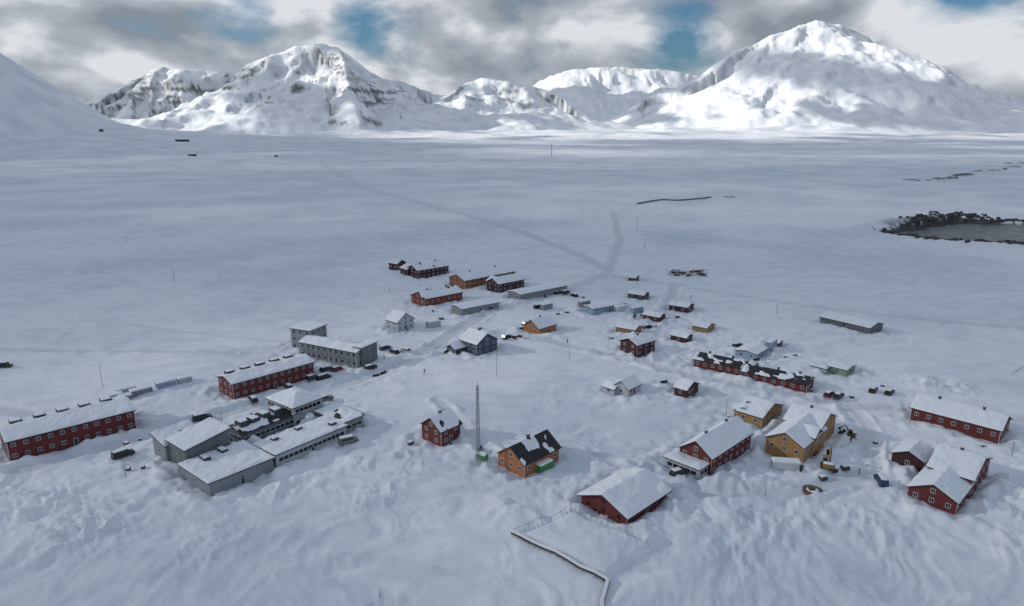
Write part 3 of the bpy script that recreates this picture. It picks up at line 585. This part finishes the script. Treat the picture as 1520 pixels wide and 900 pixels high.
cr=N(nt,'ShaderNodeValToRGB'); nt.links.new(no.outputs['Fac'],cr.inputs[0]); cr.color_ramp.elements[0].position=.45; cr.color_ramp.elements[0].color=(.02,.024,.028,1); cr.color_ramp.elements[1].position=.7; cr.color_ramp.elements[1].color=(.18,.20,.22,1); nt.links.new(cr.outputs[0],b.inputs['Base Color'])
m=MB(); m.add([(x,y,0) for x,y in LAKE],[tuple(range(len(LAKE)))],wm); m.obj('sea_water',None,(0,0,-1.2))
m=MB()
for i in range(700):
    k=random.choice([1,2,3,7,8,9,10,10,11,11,12,12]); (a_,b_),(c_,d_)=LAKE[k-1],LAKE[k]; t=random.random(); x=a_+(c_-a_)*t+random.gauss(0,5); y=b_+(d_-b_)*t+random.gauss(1,5); z=gz(x,y); s=random.uniform(.4,2.0)
    m.box(x-s,y-s*.8,z-.5,x+s*random.uniform(.6,1),y+s*.8,z+s*random.uniform(.4,1.1),TIMB if i%2 else DGREY,s*.35)
m.obj('shore_rocks',None)
# ------------------------------------------------------------------ cloud layer (sheet added out of view, opacity shaped to shade settlement and peaks)
SUN_EL=math.radians(21); sdir=Vector((-.995,.06,0)).normalized()*math.cos(SUN_EL)+Vector((0,0,math.sin(SUN_EL)))
CH=1500; off=sdir*(CH/math.sin(SUN_EL))
k=300; xs=np.linspace(-11500,6500,k); ys=np.linspace(-6000,8400,k); CX,CY=np.meshgrid(xs,ys,indexing='ij')
SX,SY=CX-off.x,CY-off.y     # ground point each bit of cloud shades
rag=420*fbm(SX/900,SY/900,4,71)
al=np.interp(SY+rag*.6,[ -3000,2600,2950],[.97,.97,0])
al-=.14*np.exp(-(((SX-20)/190)**2+((SY-215)/120)**2))
al-=.10*sst(0,.5,fbm(SX/500,SY/240,3,72))*(SY<2500)
al-=.40*sst(.12,.42,fbm(SX/750,SY/200,3,77))*sst(1500,2000,SY)*(SY<2700)*sst(-1400,-900,SX)
st=fbm(SX/520,SY/420,4,73); pat=sst(.08,.36,st)*.93
al=np.maximum(al,pat*(SY>2400))
al=np.maximum(al,.9*sst(6300,7000,SY+rag)); al=np.maximum(al,.88*sst(-1750,-2150,SX)*sst(4000,4700,SY))
al=np.maximum(al,.9*np.exp(-((SX-3150)/420)**4-((SY-4900)/900)**4))
al=np.maximum(al,.9*np.exp(-((SX+700)/260)**4-((SY-3900)/700)**4))
al-=.6*np.exp(-(((SX-200)/260)**2+((SY-1900)/150)**2))
al=np.clip(al,0,.985)
cm=bpy.data.materials.new('shade_cloud'); cm.use_nodes=True; nt=cm.node_tree; nt.nodes.clear()
out=N(nt,'ShaderNodeOutputMaterial'); mix=N(nt,'ShaderNodeMixShader'); tp=N(nt,'ShaderNodeBsdfTransparent'); tl=N(nt,'ShaderNodeBsdfTranslucent'); tl.inputs[0].default_value=(.262,.315,.405,1)
at=N(nt,'ShaderNodeAttribute',attribute_name='shade_cover')
nt.links.new(at.outputs['Fac'],mix.inputs[0]); nt.links.new(tp.outputs[0],mix.inputs[1]); nt.links.new(tl.outputs[0],mix.inputs[2]); nt.links.new(mix.outputs[0],out.inputs[0])
m=MB(); m.add([(float(x),float(y),CH+30*float(q)) for x,y,q in zip(CX.ravel(),CY.ravel(),vn(CX/700,CY/700,3).ravel())],[(i*k+j,(i+1)*k+j,(i+1)*k+j+1,i*k+j+1) for i in range(k-1) for j in range(k-1)],cm); o=m.obj('shade_cloud_sheet',None,smooth=True)  # added sheet, unseen from the camera, blocks sun by its painted opacity
at=o.data.attributes.new('shade_cover','FLOAT','POINT'); at.data.foreach_set('value',al.ravel().astype(np.float32))
# ------------------------------------------------------------------ world
w=bpy.data.worlds.new('World'); SC.world=w; w.use_nodes=True; nt=w.node_tree; bg=nt.nodes['Background']; bg.inputs[1].default_value=.1
sk=N(nt,'ShaderNodeTexSky',sky_type='NISHITA'); sk.sun_disc=False; sk.sun_elevation=SUN_EL; sk.sun_rotation=math.atan2(sdir.x,sdir.y)
tc=N(nt,'ShaderNodeTexCoord')
def cl(offz,scale,det,dist=.2,sc=(1,1,1.9),rough=.52):
    mp=N(nt,'ShaderNodeMapping'); mp.inputs['Scale'].default_value=sc; mp.inputs['Location'].default_value=(.3,0,offz); nt.links.new(tc.outputs['Generated'],mp.inputs['Vector'])
    n=N(nt,'ShaderNodeTexNoise'); n.inputs['Scale'].default_value=scale; n.inputs['Detail'].default_value=det; n.inputs['Roughness'].default_value=rough; n.inputs['Distortion'].default_value=dist; nt.links.new(mp.outputs[0],n.inputs['Vector']); return n
n1=cl(3.1,5.5,8); n2=cl(3.1+.08,5.5,4)
df=N(nt,'ShaderNodeMath',operation='SUBTRACT'); nt.links.new(n1.outputs['Fac'],df.inputs[0]); nt.links.new(n2.outputs['Fac'],df.inputs[1])
ma=N(nt,'ShaderNodeMath',operation='MULTIPLY_ADD'); ma.inputs[1].default_value=1.0; nt.links.new(df.outputs[0],ma.inputs[0]); nt.links.new(n1.outputs['Fac'],ma.inputs[2])
rp=N(nt,'ShaderNodeValToRGB'); nt.links.new(ma.outputs[0],rp.inputs[0])
el=rp.color_ramp.elements; el[0].position=.22; el[0].color=(.24,.28,.33,1); el[1].position=.66; el[1].color=(.72,.74,.78,1); q=el.new(.47); q.color=(.41,.445,.50,1)
x10=N(nt,'ShaderNodeVectorMath',operation='SCALE'); x10.inputs['Scale'].default_value=10; nt.links.new(rp.outputs[0],x10.inputs[0])
ti=N(nt,'ShaderNodeVectorMath',operation='MULTIPLY'); ti.inputs[1].default_value=(.36,.60,.85); nt.links.new(sk.outputs[0],ti.inputs[0])
gap=None
for (d,r) in [((-.195,.973,.124),.11),((.222,.970,.102),.09),((.519,.844,.140),.13),((-.329,.933,.147),.09),((-.6,.5,.6),.4),((.5,.2,.8),.4)]:
    dd=N(nt,'ShaderNodeVectorMath',operation='DISTANCE'); dd.inputs[1].default_value=d; nt.links.new(tc.outputs['Generated'],dd.inputs[0])
    mr=N(nt,'ShaderNodeMapRange'); mr.inputs['From Max'].default_value=r; mr.inputs['To Min'].default_value=.38; mr.inputs['To Max'].default_value=0; nt.links.new(dd.outputs['Value'],mr.inputs['Value'])
    if gap is None: gap=mr.outputs[0]
    else:
        m_=N(nt,'ShaderNodeMath',operation='MAXIMUM'); nt.links.new(gap,m_.inputs[0]); nt.links.new(mr.outputs[0],m_.inputs[1]); gap=m_.outputs[0]
sb=N(nt,'ShaderNodeMath',operation='SUBTRACT'); nt.links.new(n1.outputs['Fac'],sb.inputs[0]); nt.links.new(gap,sb.inputs[1])
cm_=N(nt,'ShaderNodeMapRange'); cm_.inputs['From Min'].default_value=.20; cm_.inputs['From Max'].default_value=.38; nt.links.new(sb.outputs[0],cm_.inputs['Value'])
mxw=N(nt,'ShaderNodeMix',data_type='RGBA'); nt.links.new(cm_.outputs[0],mxw.inputs['Factor']); nt.links.new(ti.outputs[0],mxw.inputs['A']); nt.links.new(x10.outputs[0],mxw.inputs['B']); nt.links.new(mxw.outputs['Result'],bg.inputs[0])
sl=bpy.data.lights.new('sun','SUN'); sl.energy=5.0; sl.angle=math.radians(.5); sl.color=(1,.95,.88); so=bpy.data.objects.new('sun',sl); COL.objects.link(so); so.rotation_euler=(-sdir).to_track_quat('-Z','Y').to_euler(); so.location=(0,0,3000)
c=bpy.data.cameras.new('camera'); c.sensor_width=36; c.lens=36*1027/1520; c.clip_end=40000; c.clip_start=1
co=bpy.data.objects.new('camera',c); COL.objects.link(co); co.location=(0,0,80); co.rotation_euler=(math.pi/2-math.atan(265/1027),0,0); SC.camera=co
SC.view_settings.view_transform='Standard'; SC.view_settings.look='None'; SC.view_settings.exposure=0
